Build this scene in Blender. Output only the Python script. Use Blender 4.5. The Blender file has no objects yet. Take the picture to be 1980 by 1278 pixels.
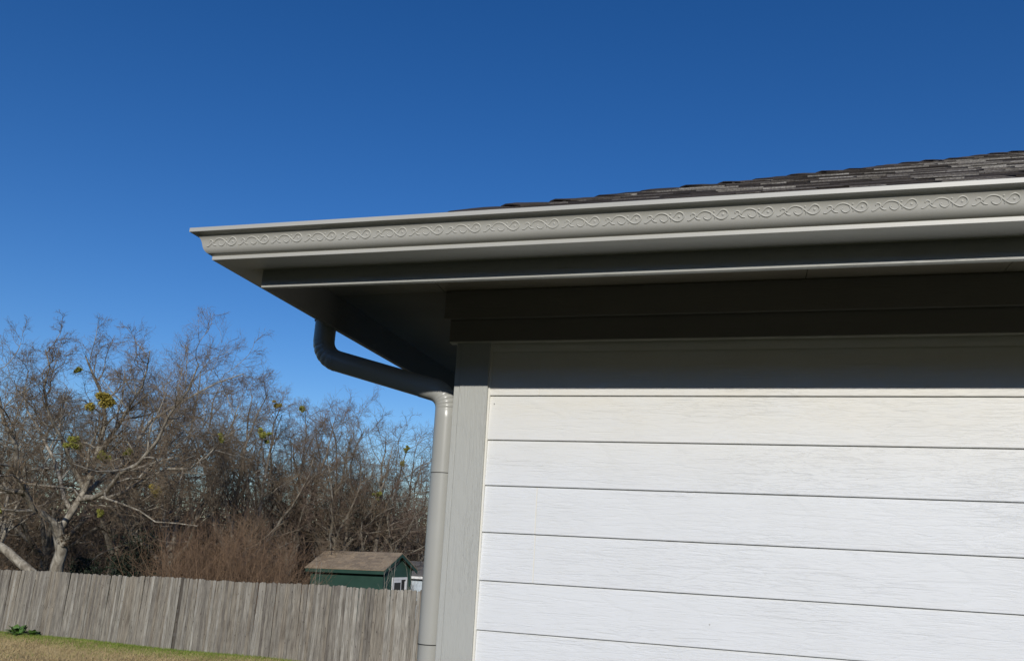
import bpy, math, random
import numpy as np
from mathutils import Matrix, Vector

# ------------------------------------------------------------------ camera, sky, sun
random.seed(7)
S = bpy.context.scene
COL = S.collection
F_PX, YAW, PITCH, ROLL = 1564.52, 0.27360, 0.26229, 0.05275
CAM = np.array([1.09317, -3.08046, 1.81216])
W_PX, H_PX = 1980.0, 1278.0
_f = np.array([-math.sin(YAW)*math.cos(PITCH), math.cos(YAW)*math.cos(PITCH), math.sin(PITCH)])
_r = np.array([math.cos(YAW), math.sin(YAW), 0.0]); _u = np.cross(_r, _f)
RIGHT = _r*math.cos(ROLL) + _u*math.sin(ROLL)
UP = -_r*math.sin(ROLL) + _u*math.cos(ROLL)
FWD = _f
cam = bpy.data.cameras.new('camera'); cam_o = bpy.data.objects.new('camera', cam); COL.objects.link(cam_o)
cam.sensor_fit = 'HORIZONTAL'; cam.sensor_width = 36.0; cam.lens = F_PX/W_PX*36.0
cam.clip_start = 0.05; cam.clip_end = 3000
cam_o.matrix_world = Matrix(((RIGHT[0], UP[0], -FWD[0], CAM[0]), (RIGHT[1], UP[1], -FWD[1], CAM[1]),
                             (RIGHT[2], UP[2], -FWD[2], CAM[2]), (0, 0, 0, 1)))
S.camera = cam_o

SUN_AZ = math.radians(18.0)                       # to the right of the wall's normal, behind the photographer
SUN_EL = math.atan(0.456*math.cos(SUN_AZ))
to_sun = Vector((math.sin(SUN_AZ)*math.cos(SUN_EL), -math.cos(SUN_AZ)*math.cos(SUN_EL), math.sin(SUN_EL)))
world = bpy.data.worlds.new('World'); S.world = world; world.use_nodes = True
wn = world.node_tree; wn.nodes.clear()
sky = wn.nodes.new('ShaderNodeTexSky'); sky.sky_type = 'NISHITA'; sky.sun_disc = False
sky.sun_elevation = SUN_EL; sky.sun_rotation = math.pi - SUN_AZ
sky.altitude = 200; sky.air_density = 1.0; sky.dust_density = 0.1; sky.ozone_density = 4.0
bg = wn.nodes.new('ShaderNodeBackground'); bg.inputs['Strength'].default_value = 0.102
wo = wn.nodes.new('ShaderNodeOutputWorld')
hs = wn.nodes.new('ShaderNodeHueSaturation'); hs.inputs['Saturation'].default_value = 1.265; hs.inputs['Hue'].default_value = 0.511
wn.links.new(sky.outputs[0], hs.inputs['Color']); wn.links.new(hs.outputs[0], bg.inputs[0]); wn.links.new(bg.outputs[0], wo.inputs[0])
sun = bpy.data.lights.new('sun', 'SUN'); sun.energy = 3.15; sun.angle = math.radians(0.53); sun.color = (1.0, 0.965, 0.905)
sun_o = bpy.data.objects.new('sun', sun); COL.objects.link(sun_o)
sun_o.rotation_euler = to_sun.to_track_quat('Z', 'Y').to_euler(); sun_o.location = (4, -12, 10)
S.render.engine = 'CYCLES'
S.view_settings.view_transform = 'Standard'; S.view_settings.look = 'None'
S.view_settings.exposure = 0.0; S.view_settings.gamma = 1.0; S.view_settings.use_curve_mapping = False

# ------------------------------------------------------------------ helpers
def ray(x, y):
    return RIGHT*((x-W_PX/2)/F_PX) - UP*((y-H_PX/2)/F_PX) + FWD
def px(x, y, depth):
    return CAM + ray(x, y)*depth
def to_px(P):
    q = np.asarray(P) - CAM
    z = q@FWD
    return W_PX/2 + F_PX*(q@RIGHT)/z, H_PX/2 - F_PX*(q@UP)/z
def ground_z(x, y):
    x = np.asarray(x, float); y = np.asarray(y, float)
    yy = np.clip(y, -6, 19.0); xx = np.clip(x, -60, 30)
    sky_block_rise = np.clip(-14.0-y, 0, 60)*0.40*np.clip((-14.0-y)/12, 0, 1)  # unseen rise added behind the camera to block low sky light
    east_block_rise = np.clip(x-22.0, 0, 40)*0.35*np.clip((x-22.0)/12, 0, 1); sky_block_rise = np.maximum(sky_block_rise, east_block_rise)  # second unseen rise, added on the right to deepen the eave shade
    return sky_block_rise + 0.01504*xx - 0.0622*yy + 0.02*np.sin(x*0.9+1.3)*np.sin(y*0.7) * np.clip((np.hypot(x, y)-6)/6, 0, 1)

def link(o, parent=None):
    COL.objects.link(o)
    if parent is not None: o.parent = parent
    return o
def tag(o, label=None, cat=None, group=None, kind=None):
    if label: o['label'] = label
    if cat: o['category'] = cat
    if group: o['group'] = group
    if kind: o['kind'] = kind
    return o
def empty(name, loc, label=None, cat=None, group=None):
    o = bpy.data.objects.new(name, None); COL.objects.link(o); o.location = loc; o.empty_display_size = 0.2
    return tag(o, label, cat, group)
def mesh_np(name, V, faces, mat=None, smooth=False):
    """V (n,3) array; faces: list of (m,k) index arrays"""
    me = bpy.data.meshes.new(name)
    V = np.ascontiguousarray(V, dtype=np.float32)
    if isinstance(faces, np.ndarray): faces = [faces]
    loops = np.concatenate([f.reshape(-1) for f in faces]).astype(np.int32)
    starts, n = [], 0
    for f in faces:
        starts.append(n + np.arange(len(f))*f.shape[1]); n += f.size
    starts = np.concatenate(starts).astype(np.int32)
    me.vertices.add(len(V)); me.vertices.foreach_set('co', V.reshape(-1))
    me.loops.add(len(loops)); me.loops.foreach_set('vertex_index', loops)
    me.polygons.add(len(starts)); me.polygons.foreach_set('loop_start', starts)
    me.update(calc_edges=True); me.validate()
    if smooth: me.polygons.foreach_set('use_smooth', np.ones(len(me.polygons), dtype=bool))
    if mat: me.materials.append(mat)
    return me
def obj(name, me, parent=None, loc=None):
    o = bpy.data.objects.new(name, me); link(o, parent)
    if loc is not None: o.location = loc
    return o
class MB:
    def __init__(s): s.v = []; s.f = []
    def poly(s, pts, faces):
        n = len(s.v); s.v += [tuple(p) for p in pts]; s.f += [tuple(i+n for i in f) for f in faces]
    def box(s, a, b):
        (x0, y0, z0), (x1, y1, z1) = a, b
        s.poly([(x0,y0,z0),(x1,y0,z0),(x1,y1,z0),(x0,y1,z0),(x0,y0,z1),(x1,y0,z1),(x1,y1,z1),(x0,y1,z1)],
               [(0,3,2,1),(4,5,6,7),(0,1,5,4),(1,2,6,5),(2,3,7,6),(3,0,4,7)])
    def hexa(s, p):   # 4 bottom (ccw from above), 4 top
        s.poly(p, [(0,3,2,1),(4,5,6,7),(0,1,5,4),(1,2,6,5),(2,3,7,6),(3,0,4,7)])
    def mesh(s, name, mat, smooth=False):
        me = bpy.data.meshes.new(name); me.from_pydata(s.v, [], s.f); me.update()
        if mat: me.materials.append(mat)
        if smooth: me.polygons.foreach_set('use_smooth', np.ones(len(me.polygons), dtype=bool))
        return me
    def build(s, name, mat, parent=None, smooth=False, bevel=0):
        o = obj(name, s.mesh(name, mat, smooth), parent)
        if bevel:
            m = o.modifiers.new('bevel', 'BEVEL'); m.width = bevel; m.segments = 2; m.limit_method = 'ANGLE'
        return o
def box_part(name, a, b, mat, parent, bevel=0.0015):
    m = MB(); m.box(a, b); return m.build(name, mat, parent, bevel=bevel)

# ------------------------------------------------------------------ materials
class NT:
    def __init__(s, name):
        s.m = bpy.data.materials.new(name); s.m.use_nodes = True; s.t = s.m.node_tree; s.n = s.t.nodes
        s.b = s.n['Principled BSDF']
    def node(s, typ, **kw):
        n = s.n.new(typ)
        for k, v in kw.items():
            if k.startswith('_'): setattr(n, k[1:], v)
            else: n.inputs[k.replace('__', ' ')].default_value = v
        return n
    def l(s, a, b): s.t.links.new(a, b)
    def coord(s, scale=(1,1,1), rand=0.0, kind='Object'):
        tc = s.node('ShaderNodeTexCoord'); mp = s.node('ShaderNodeMapping'); mp.inputs['Scale'].default_value = scale
        s.l(tc.outputs[kind], mp.inputs[0])
        if rand:
            oi = s.node('ShaderNodeObjectInfo'); mm = s.node('ShaderNodeMath', _operation='MULTIPLY'); mm.inputs[1].default_value = rand
            s.l(oi.outputs['Random'], mm.inputs[0])
            cb = s.node('ShaderNodeCombineXYZ')
            for i in range(3): s.l(mm.outputs[0], cb.inputs[i])
            s.l(cb.outputs[0], mp.inputs['Location'])
        return mp.outputs[0]
    def noise(s, vec, scale, detail=4, rough=0.55, dist=0.0):
        n = s.node('ShaderNodeTexNoise'); n.inputs['Scale'].default_value = scale; n.inputs['Detail'].default_value = detail
        n.inputs['Roughness'].default_value = rough; n.inputs['Distortion'].default_value = dist
        s.l(vec, n.inputs['Vector']); return n.outputs[0]
    def ramp(s, fac, stops):
        r = s.node('ShaderNodeValToRGB'); e = r.color_ramp.elements
        while len(e) < len(stops): e.new(0.5)
        for el, (p, c) in zip(e, stops):
            el.position = p; el.color = (*c, 1) if len(c) == 3 else c
        s.l(fac, r.inputs[0]); return r.outputs[0]
    def mix(s, fac, a, b, mode='MIX'):
        m = s.node('ShaderNodeMix', _data_type='RGBA', _blend_type=mode)
        for sock, v in ((m.inputs[0], fac), (m.inputs[6], a), (m.inputs[7], b)):
            if hasattr(v, 'node'): s.l(v, sock)
            elif isinstance(v, (int, float)): sock.default_value = v
            else: sock.default_value = (*v, 1)
        return m.outputs[2]
    def math(s, op, a, b=0.0, clamp=False):
        m = s.node('ShaderNodeMath', _operation=op, _use_clamp=clamp)
        for i, v in enumerate((a, b)):
            if hasattr(v, 'node'): s.l(v, m.inputs[i])
            else: m.inputs[i].default_value = v
        return m.outputs[0]
    def bump(s, h, strength=0.5, dist=0.002, prev=None):
        b = s.node('ShaderNodeBump'); b.inputs['Strength'].default_value = strength; b.inputs['Distance'].default_value = dist
        s.l(h, b.inputs['Height'])
        if prev is not None: s.l(prev, b.inputs['Normal'])
        return b.outputs[0]
    def rnd(s):
        return s.node('ShaderNodeObjectInfo').outputs['Random']
    def fin(s, color=None, rough=None, normal=None, spec=None, metal=None):
        for k, v in (('Base Color', color), ('Roughness', rough), ('Normal', normal), ('Specular IOR Level', spec), ('Metallic', metal)):
            if v is None: continue
            if hasattr(v, 'node'): s.l(v, s.b.inputs[k])
            elif k == 'Base Color': s.b.inputs[k].default_value = (*v, 1)
            else: s.b.inputs[k].default_value = v
        return s.m

def grain_material(name, base, dirt, axis, amp=1.0, rough=0.55, rnd_shift=40.0, dirt_amt=0.25, tint=None):
    """painted fibre-cement board with an embossed cedar grain running along the given axis"""
    n = NT(name)
    sc = {'x': (1.6, 22, 22), 'z': (22, 22, 1.6)}[axis]
    v = n.coord(sc, rnd_shift)
    fine = n.noise(v, 3.2, 5, 0.62, 0.35)
    lines = n.ramp(fine, [(0.36, (0,0,0)), (0.47, (1,1,1)), (0.53, (1,1,1)), (0.56, (0.55,)*3), (0.7, (0.9,)*3)])
    # arched cathedral figure
    w = n.node('ShaderNodeTexWave', _wave_type='RINGS', _rings_direction='Z' if axis == 'x' else 'X', _wave_profile='SAW')
    w.inputs['Scale'].default_value = 1.9; w.inputs['Distortion'].default_value = 5.0
    w.inputs['Detail'].default_value = 3.0; w.inputs['Detail Scale'].default_value = 0.8
    n.l(n.coord({'x': (0.75, 6, 6), 'z': (6, 6, 0.75)}[axis], rnd_shift), w.inputs['Vector'])
    ringl = n.ramp(w.outputs['Fac'], [(0.0, (0.3,)*3), (0.10, (1,1,1)), (0.8, (1,1,1)), (1.0, (0.75,)*3)])
    mask = n.ramp(n.noise(n.coord({'x': (0.8, 5, 5), 'z': (5, 5, 0.8)}[axis], rnd_shift*1.7), 1.5, 2), [(0.40, (0,0,0)), (0.52, (1,1,1))])
    h = n.mix(n.math('MULTIPLY', mask, 0.85), n.mix(0.75, (1, 1, 1), lines), n.mix(0.35, ringl, lines))
    nb = n.bump(h, 0.72*amp, 0.0018)
    nb = n.bump(n.noise(n.coord((1,1,1), rnd_shift), 260, 2), 0.12, 0.0006, nb)
    dn = n.ramp(n.noise(n.coord((1.2, 1.2, 1.2), 11.0), 3.0, 5, 0.6), [(0.45, (0,0,0)), (0.8, (1,1,1))])
    c = n.mix(n.math('MULTIPLY', dn, dirt_amt), base, dirt)
    if tint:
        col, zt, zw = tint                          # warmer tone growing towards the top of the wall
        geo = n.node('ShaderNodeNewGeometry'); sp = n.node('ShaderNodeSeparateXYZ'); n.l(geo.outputs['Position'], sp.inputs[0])
        f = n.math('DIVIDE', n.math('SUBTRACT', sp.outputs[2], zt-zw), zw, True)
        f = n.math('MULTIPLY', f, n.math('ADD', n.noise(n.coord((2, 2, 6)), 2.5, 4), 0.2), True)
        c = n.mix(f, c, col)
    return n.fin(c, rough, nb, 0.35)

def flat_noise(name, a, b, scale=8, rough=0.6, bump=0.0, bscale=60, spec=0.4, bd=0.002, rand=0.0, stretch=(1,1,1), objrand=None):
    n = NT(name); v = n.coord(stretch, rand)
    c = n.mix(n.ramp(n.noise(v, scale, 5, 0.6), [(0.3, (0,0,0)), (0.72, (1,1,1))]), a, b)
    if objrand is not None:
        c = n.mix(1.0, c, n.ramp(n.rnd(), [(0.0, objrand[0]), (0.5, (1,1,1)), (1.0, objrand[1])]), 'MULTIPLY')
    nb = n.bump(n.noise(v, bscale, 4), bump, bd) if bump else None
    return n.fin(c, rough, nb, spec)

M = {}
M['plank'] = grain_material('white_plank_paint', (0.775, 0.792, 0.802), (0.70, 0.71, 0.705), 'x', 1.0, 0.5, dirt_amt=0.5, tint=((0.79, 0.755, 0.66), 2.47, 0.42))
M['trim_v'] = grain_material('grey_corner_board_paint', (0.47, 0.475, 0.44), (0.43, 0.43, 0.395), 'z', 1.3, 0.5)
M['frieze_bounce'] = flat_noise('bounce_light_paint', (0.62, 0.60, 0.54), (0.56, 0.54, 0.47), 4, 0.5)  # pale tone standing in for wall bounce under the frieze
M['trim_x'] = grain_material('grey_trim_paint', (0.40, 0.40, 0.365), (0.34, 0.335, 0.30), 'x', 0.8, 0.5)
M['eave_trim_shade'] = grain_material('shade_darkened_eave_paint', (0.20, 0.19, 0.165), (0.165, 0.155, 0.13), 'x', 0.8, 0.55)  # frieze and left fascia darkened, eave shade put into the colour
M['soffit'] = flat_noise('shade_darkened_soffit_paint', (0.25, 0.225, 0.17), (0.19, 0.165, 0.12), 2.5, 0.6, 0.15, 90)  # soffit colour darkened as well to carry part of the eave shade
M['gutter'] = flat_noise('gutter_enamel', (0.50, 0.49, 0.44), (0.46, 0.45, 0.40), 3.0, 0.42, 0.06, 9, 0.45, 0.004)
M['pipe'] = flat_noise('downspout_enamel', (0.43, 0.43, 0.395), (0.40, 0.397, 0.36), 5.0, 0.30, 0.05, 12, 0.55, 0.003)
M['caulk'] = flat_noise('cream_caulk', (0.79, 0.775, 0.715), (0.78, 0.75, 0.66), 30, 0.6)
M['dark'] = flat_noise('dark_gap', (0.03, 0.028, 0.025), (0.02, 0.02, 0.02), 10, 0.8)
M['nail'] = flat_noise('nail_paint', (0.55, 0.55, 0.53), (0.45, 0.44, 0.42), 50, 0.5)
M['concrete'] = flat_noise('concrete', (0.35, 0.34, 0.32), (0.28, 0.27, 0.25), 6, 0.85, 0.3, 80)
M['glass_dark'] = flat_noise('window_glass', (0.03, 0.035, 0.04), (0.04, 0.045, 0.05), 4, 0.08, spec=0.6)

def shingle_material():
    n = NT('asphalt_shingle')
    v = n.coord((1,1,1), 0)
    sp = n.noise(v, 420, 3, 0.7)
    base = n.ramp(n.rnd(), [(0.0, (0.050, 0.041, 0.033)), (0.5, (0.080, 0.066, 0.053)), (1.0, (0.12, 0.10, 0.082))])
    gr = n.ramp(sp, [(0.34, (0.35,)*3), (0.5, (0.85,)*3), (0.7, (1.7, 1.6, 1.5))])
    c = n.mix(1.0, base, gr, 'MULTIPLY')
    return n.fin(c, 0.92, n.bump(sp, 0.8, 0.003), 0.2)
M['shingle'] = shingle_material()
def shingle_edge_material():
    n = NT('shingle_cut_edge')
    c = n.ramp(n.rnd(), [(0.0, (0.035, 0.03, 0.026)), (0.5, (0.08, 0.068, 0.057)), (0.6, (0.26, 0.24, 0.215)), (1.0, (0.52, 0.50, 0.46))])
    c = n.mix(1.0, c, n.ramp(n.noise(n.coord((1,1,1)), 150, 3), [(0.35, (0.5,)*3), (0.6, (1,1,1))]), 'MULTIPLY')
    return n.fin(c, 0.9, None, 0.2)
M['shingle_edge'] = shingle_edge_material()

def picket_material(name, mul=(1,1,1)):
    n = NT(name)
    v = n.coord((30, 30, 1.3), 57.0)
    st = n.noise(v, 2.2, 6, 0.65, 0.3)
    base = n.ramp(n.rnd(), [(0.0, (0.22, 0.20, 0.18)), (0.35, (0.32, 0.295, 0.262)), (0.65, (0.28, 0.245, 0.205)), (0.85, (0.35, 0.328, 0.30)), (1.0, (0.42, 0.395, 0.36))])
    c = n.mix(1.0, base, n.ramp(st, [(0.3, (0.30, 0.28, 0.255)), (0.5, (0.95,)*3), (0.72, (1.4, 1.38, 1.34))]), 'MULTIPLY')
    kn = n.node('ShaderNodeTexVoronoi'); kn.inputs['Scale'].default_value = 1.0
    n.l(n.coord((9, 9, 4.5), 23.0), kn.inputs['Vector'])
    c = n.mix(n.ramp(kn.outputs['Distance'], [(0.06, (0.85,)*3), (0.13, (0,0,0))]), c, (0.07, 0.05, 0.04))
    blot = n.noise(n.coord((3, 3, 1.2), 31.0), 1.6, 3)
    c = n.mix(1.0, c, n.ramp(blot, [(0.3, (0.72, 0.70, 0.70)), (0.6, (1.05,)*3)]), 'MULTIPLY')
    c = n.mix(1.0, c, (0.99*mul[0], 0.99*mul[1], 0.92*mul[2]), 'MULTIPLY')
    return n.fin(c, 0.85, n.bump(st, 0.7, 0.004), 0.2)
M['picket'] = picket_material('weathered_picket_wood')
M['picket_dark'] = picket_material('dark_weathered_picket_wood', (0.45, 0.45, 0.47))

def bark_material(name, a, b, scale=5):
    n = NT(name); v = n.coord((1, 1, 0.45))
    f = n.noise(v, scale, 6, 0.65, 0.4)
    c = n.mix(n.ramp(f, [(0.38, (0,0,0)), (0.62, (1,1,1))]), a, b)
    return n.fin(c, 0.95, n.bump(f, 0.8, 0.02), 0.1)
M['bark'] = bark_material('grey_lichen_bark', (0.17, 0.145, 0.11), (0.46, 0.42, 0.34))
M['bark_dark'] = bark_material('brown_bark', (0.12, 0.10, 0.075), (0.30, 0.265, 0.21))
M['twig'] = flat_noise('grey_brown_twig', (0.29, 0.225, 0.15), (0.14, 0.105, 0.072), 0.9, 0.9, spec=0.1)
M['twig_purple'] = flat_noise('purple_brown_twig', (0.265, 0.195, 0.145), (0.135, 0.10, 0.078), 0.9, 0.9, spec=0.1)
M['brush'] = flat_noise('brown_brush_stem', (0.22, 0.17, 0.12), (0.11, 0.085, 0.065), 0.8, 0.9, spec=0.1)
M['red_twig'] = flat_noise('red_brown_stem', (0.31, 0.205, 0.125), (0.17, 0.11, 0.07), 1.2, 0.85, spec=0.1)
M['pale_twig'] = flat_noise('pale_sapling_stem', (0.36, 0.33, 0.28), (0.28, 0.25, 0.20), 3, 0.85, spec=0.1)
M['dead_leaf'] = flat_noise('dead_leaf', (0.15, 0.105, 0.065), (0.060, 0.044, 0.032), 0.7, 0.9, spec=0.1)
M['dark_leaf'] = flat_noise('dark_evergreen_leaf', (0.030, 0.045, 0.022), (0.016, 0.024, 0.014), 1.2, 0.6, spec=0.3)
M['mistletoe'] = flat_noise('mistletoe_leaf', (0.33, 0.32, 0.06), (0.20, 0.205, 0.04), 3, 0.6, spec=0.3)
M['mistletoe_gold'] = flat_noise('golden_mistletoe_leaf', (0.40, 0.31, 0.05), (0.22, 0.18, 0.035), 3, 0.6, spec=0.3)
M['weed'] = flat_noise('weed_leaf', (0.11, 0.21, 0.04), (0.06, 0.12, 0.025), 5, 0.5, spec=0.4)
M['green'] = flat_noise('dark_green_paint', (0.028, 0.072, 0.052), (0.020, 0.054, 0.040), 2.0, 0.6, 0.2, 30)
M['white'] = flat_noise('white_paint', (0.80, 0.79, 0.77), (0.70, 0.69, 0.67), 6, 0.5)
M['paleblue'] = flat_noise('pale_blue_siding', (0.50, 0.56, 0.60), (0.44, 0.50, 0.54), 3, 0.6)
M['shedroof'] = flat_noise('tan_shingle', (0.36, 0.285, 0.20), (0.22, 0.17, 0.12), 14, 0.95, 0.6, 50, 0.15, 0.01, 9.0, objrand=((0.78, 0.78, 0.80), (1.18, 1.15, 1.1)))
M['greyroof'] = flat_noise('grey_shingle', (0.20, 0.19, 0.18), (0.13, 0.125, 0.12), 12, 0.95, 0.5, 40, 0.15, 0.01)

def ground_material():
    n = NT('dry_winter_lawn'); v = n.coord((1,1,1), 0, 'Object')
    f1 = n.noise(v, 0.55, 4, 0.6); f2 = n.noise(v, 7.0, 5, 0.65); f3 = n.noise(v, 45, 3, 0.6)
    dry = n.mix(f2, (0.37, 0.275, 0.135), (0.25, 0.18, 0.085))
    grn = n.mix(f3, (0.12, 0.15, 0.032), (0.075, 0.10, 0.024))
    # greener strip where the fence keeps the lawn moist
    sp = n.node('ShaderNodeSeparateXYZ'); n.l(v, sp.inputs[0])
    d = n.math('ADD', n.math('MULTIPLY', sp.outputs[0], 0.193), sp.outputs[1])      # fence line: y + .193x = 14.25
    band = n.math('SUBTRACT', 1.0, n.math('DIVIDE', n.math('SUBTRACT', 14.25, d), 2.6), True)
    left = n.math('DIVIDE', n.math('SUBTRACT', -8.0, sp.outputs[0]), 6.0, True)
    gf = n.math('ADD', n.math('MULTIPLY', n.math('MULTIPLY', band, left), 0.75), n.math('MULTIPLY', n.math('SUBTRACT', f1, 0.48), 1.0))
    c = n.mix(n.ramp(gf, [(0.18, (0,0,0)), (0.5, (1,1,1))]), dry, grn)
    # unseen turf round the house, darkened to cut bounce light into the eaves
    ln = n.node('ShaderNodeVectorMath', _operation='DISTANCE'); n.l(v, ln.inputs[0]); ln.inputs[1].default_value = (3.5, 0.0, 0.0)
    south = n.math('DIVIDE', n.math('ADD', sp.outputs[1], 8.0), 3.0, True)
    near = n.math('DIVIDE', n.math('SUBTRACT', n.math('ADD', ln.outputs['Value'], n.math('MULTIPLY', f1, 3.0)), 11.0), 3.0, True)
    near = n.math('MULTIPLY', near, south)
    c = n.mix(near, n.mix(f2, (0.052, 0.050, 0.022), (0.034, 0.036, 0.016)), c)
    return n.fin(c, 0.95, n.bump(f3, 0.6, 0.03), 0.1)
M['ground'] = ground_material()
M['blade_dry'] = flat_noise('dry_grass_blade', (0.54, 0.42, 0.22), (0.37, 0.275, 0.135), 1.5, 0.9, spec=0.1)
M['blade_green'] = flat_noise('green_grass_blade', (0.24, 0.31, 0.05), (0.14, 0.19, 0.035), 1.5, 0.8, spec=0.15)

# ------------------------------------------------------------------ ground
gx = np.unique(np.concatenate([np.linspace(-900, -60, 12), np.linspace(-60, 40, 101), np.linspace(40, 80, 14), np.linspace(80, 900, 12)]))
gy = np.unique(np.concatenate([np.linspace(-900, -80, 10), np.linspace(-80, -20, 31), np.linspace(-20, 60, 81), np.linspace(60, 900, 12)]))
X, Y = np.meshgrid(gx, gy); Z = ground_z(X, Y)
nx, ny = len(gx), len(gy)
idx = np.arange(nx*ny).reshape(ny, nx)
q = np.stack([idx[:-1,:-1], idx[:-1,1:], idx[1:,1:], idx[1:,:-1]], -1).reshape(-1, 4)
g = obj('ground', mesh_np('ground', np.stack([X, Y, Z], -1).reshape(-1, 3), q, M['ground'], True)); tag(g, kind='structure')

# ------------------------------------------------------------------ the house
HX, HY = 9.0, 8.0
ZB, WB, WT, ZT = 2.7591, 0.7096, 0.7736, 2.8614        # gutter: bottom height, offsets of bottom edge and lip
WF, ZFB = 0.580, 2.693                                  # fascia face and bottom
ZS = 2.835                                              # soffit
PITCHR = 0.52; ZR0, WR0 = 2.901, 0.60                   # roof plane z = ZR0 + PITCHR*(w+WR0)
house = empty('house', (0, 0, 0), 'white plank-sided house corner with grey gutter, downspout and shingled hip roof', 'house')

core = MB(); core.box((0.012, 0.014, -0.8), (HX, HY, ZS+0.01))
wall = core.build('wall', M['plank'], house)
E_ = 0.178; SEAM0 = 2.4016
def plank(x0, x1, zb, axis='x'):
    """one lapped board: bottom edge proud, top tucked under the next one"""
    m = MB(); zt = zb + E_ + 0.02; t = 0.0095
    yb, yt = 0.0, 0.0105
    if axis == 'x':
        m.hexa([(x0, yb, zb), (x1, yb, zb), (x1, yb+t, zb), (x0, yb+t, zb), (x0, yt, zt), (x1, yt, zt), (x1, yt+t*0.6, zt), (x0, yt+t*0.6, zt)])
    else:
        m.hexa([(yb, x1, zb), (yb, x0, zb), (yb+t, x0, zb), (yb+t, x1, zb), (yt, x1, zt), (yt, x0, zt), (yt+t*0.6, x0, zt), (yt+t*0.6, x1, zt)])
    return m.build('plank', M['plank'], wall, bevel=0.0028)
rnd = random.Random(3)
BX1 = 0.1436
for k in range(-2, 14):
    zb = SEAM0 - k*E_
    if zb < -0.1: break
    jx = {0: 0.353, 3: 0.3603, 4: 0.3603}.get(k, None)
    x = BX1 + 0.004
    cuts = []
    if jx: cuts.append(jx)
    nxt = (jx or rnd.choice([2.45, 2.9, 3.3, 3.66])) if not jx else jx + 3.66
    if not jx: cuts.append(nxt)
    while cuts[-1] + 3.66 < HX: cuts.append(cuts[-1]+3.66)
    ends = cuts + [HX]
    for e in ends:
        plank(x, e-0.0003, zb); x = e+0.0003
    plank(0.09, 3.7+0.3*(k%3), zb, 'y'); plank(3.702+0.3*(k%3), HY, zb, 'y')
    if jx:
        cj = MB(); ya_, yb2 = 0.0004, 0.0004 + 0.0105*(E_-0.002)/(E_+0.02); z1_ = zb+E_-0.002     # bead follows the board's slope
        cj.hexa([(jx-.0032, ya_, zb+.002), (jx+.0032, ya_, zb+.002), (jx+.0032, ya_+.006, zb+.002), (jx-.0032, ya_+.006, zb+.002), (jx-.0032, yb2, z1_), (jx+.0032, yb2, z1_), (jx+.0032, yb2+.004, z1_), (jx-.0032, yb2+.004, z1_)])
        cj.build('caulk_bead', M['caulk'], house)
# caulk along the corner board
cb = MB(); cb.box((BX1-0.001, -0.0035, -0.05), (BX1+0.0075, 0.012, 2.62)); cb.build('caulk_bead', M['caulk'], house, bevel=0.002)
# nail heads
for (qx, qy) in ((955.5, 780), (1677, 926), (1372, 1207), (1775, 521)):
    P = ray(qx, qy)
    if qy < 600: continue
    t = (0.0015 - CAM[1])/P[1]; h = CAM + P*t
    m = MB(); m.poly([(0.0028*math.cos(a), 0, 0.0028*math.sin(a)) for a in np.linspace(0, 2*math.pi, 9)[:-1]] + [(0, -0.0012, 0)], [(8, (i+1) % 8, i) for i in range(8)])
    o = m.build('nail_head', M['nail'], wall); o.location = (h[0], -0.0002 + 0.0095*((SEAM0-h[2]) % E_ < 0)*0 + 0.004, h[2])
# corner boards: the side board's edge shows beside the face board
box_part('corner_board', (0.0235, -0.016, -0.08), (BX1, 0.013, ZS-0.2), M['trim_v'], house, 0.002)
box_part('corner_board', (0.0, -0.0135, -0.08), (0.0225, 0.115, ZS-0.2), M['trim_v'], house, 0.002)
# frieze: a lower band with a thicker one above
box_part('frieze_board', (-0.030, -0.030, 2.621), (HX, 0.012, 2.712), M['eave_trim_shade'], house, 0.002)
box_part('frieze_board', (-0.051, -0.051, 2.712), (HX, 0.012, ZS-0.003), M['eave_trim_shade'], house, 0.002)
box_part('frieze_board', (-0.030, 0.0125, 2.621), (0.012, HY, 2.7118), M['eave_trim_shade'], house, 0.002)
box_part('frieze_board', (-0.051, 0.0125, 2.712), (0.012, HY, ZS-0.0032), M['eave_trim_shade'], house, 0.002)
box_part('frieze_bounce_strip', (-0.0285, -0.0285, 2.6165), (HX, 0.012, 2.6208), M['frieze_bounce'], house, 0.001)  # added pale strip, paints the bounce light on the frieze underside
# fascia
box_part('fascia', (-WF, -WF, ZFB), (HX, -WF+0.02, 2.872), M['trim_x'], house, 0.0015)
box_part('fascia', (-WF, -WF+0.0205, ZFB+0.0005), (-WF+0.02, HY, 2.872), M['eave_trim_shade'], house, 0.0015)
# soffit of separate panels
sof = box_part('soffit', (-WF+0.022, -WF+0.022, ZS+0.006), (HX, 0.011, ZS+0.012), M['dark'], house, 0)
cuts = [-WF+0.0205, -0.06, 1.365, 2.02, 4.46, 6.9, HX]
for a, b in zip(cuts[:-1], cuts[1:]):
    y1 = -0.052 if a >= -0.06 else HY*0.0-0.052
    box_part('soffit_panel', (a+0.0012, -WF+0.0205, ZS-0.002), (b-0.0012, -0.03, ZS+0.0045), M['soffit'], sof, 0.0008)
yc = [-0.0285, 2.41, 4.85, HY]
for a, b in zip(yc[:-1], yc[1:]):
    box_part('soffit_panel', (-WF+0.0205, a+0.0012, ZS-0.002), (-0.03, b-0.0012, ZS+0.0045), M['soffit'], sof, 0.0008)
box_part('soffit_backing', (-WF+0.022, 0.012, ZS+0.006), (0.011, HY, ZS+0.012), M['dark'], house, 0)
box_part('foundation', (0.03, 0.03, -1.2), (HX-0.02, HY-0.02, -0.09), M['concrete'], house, 0)

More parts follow.
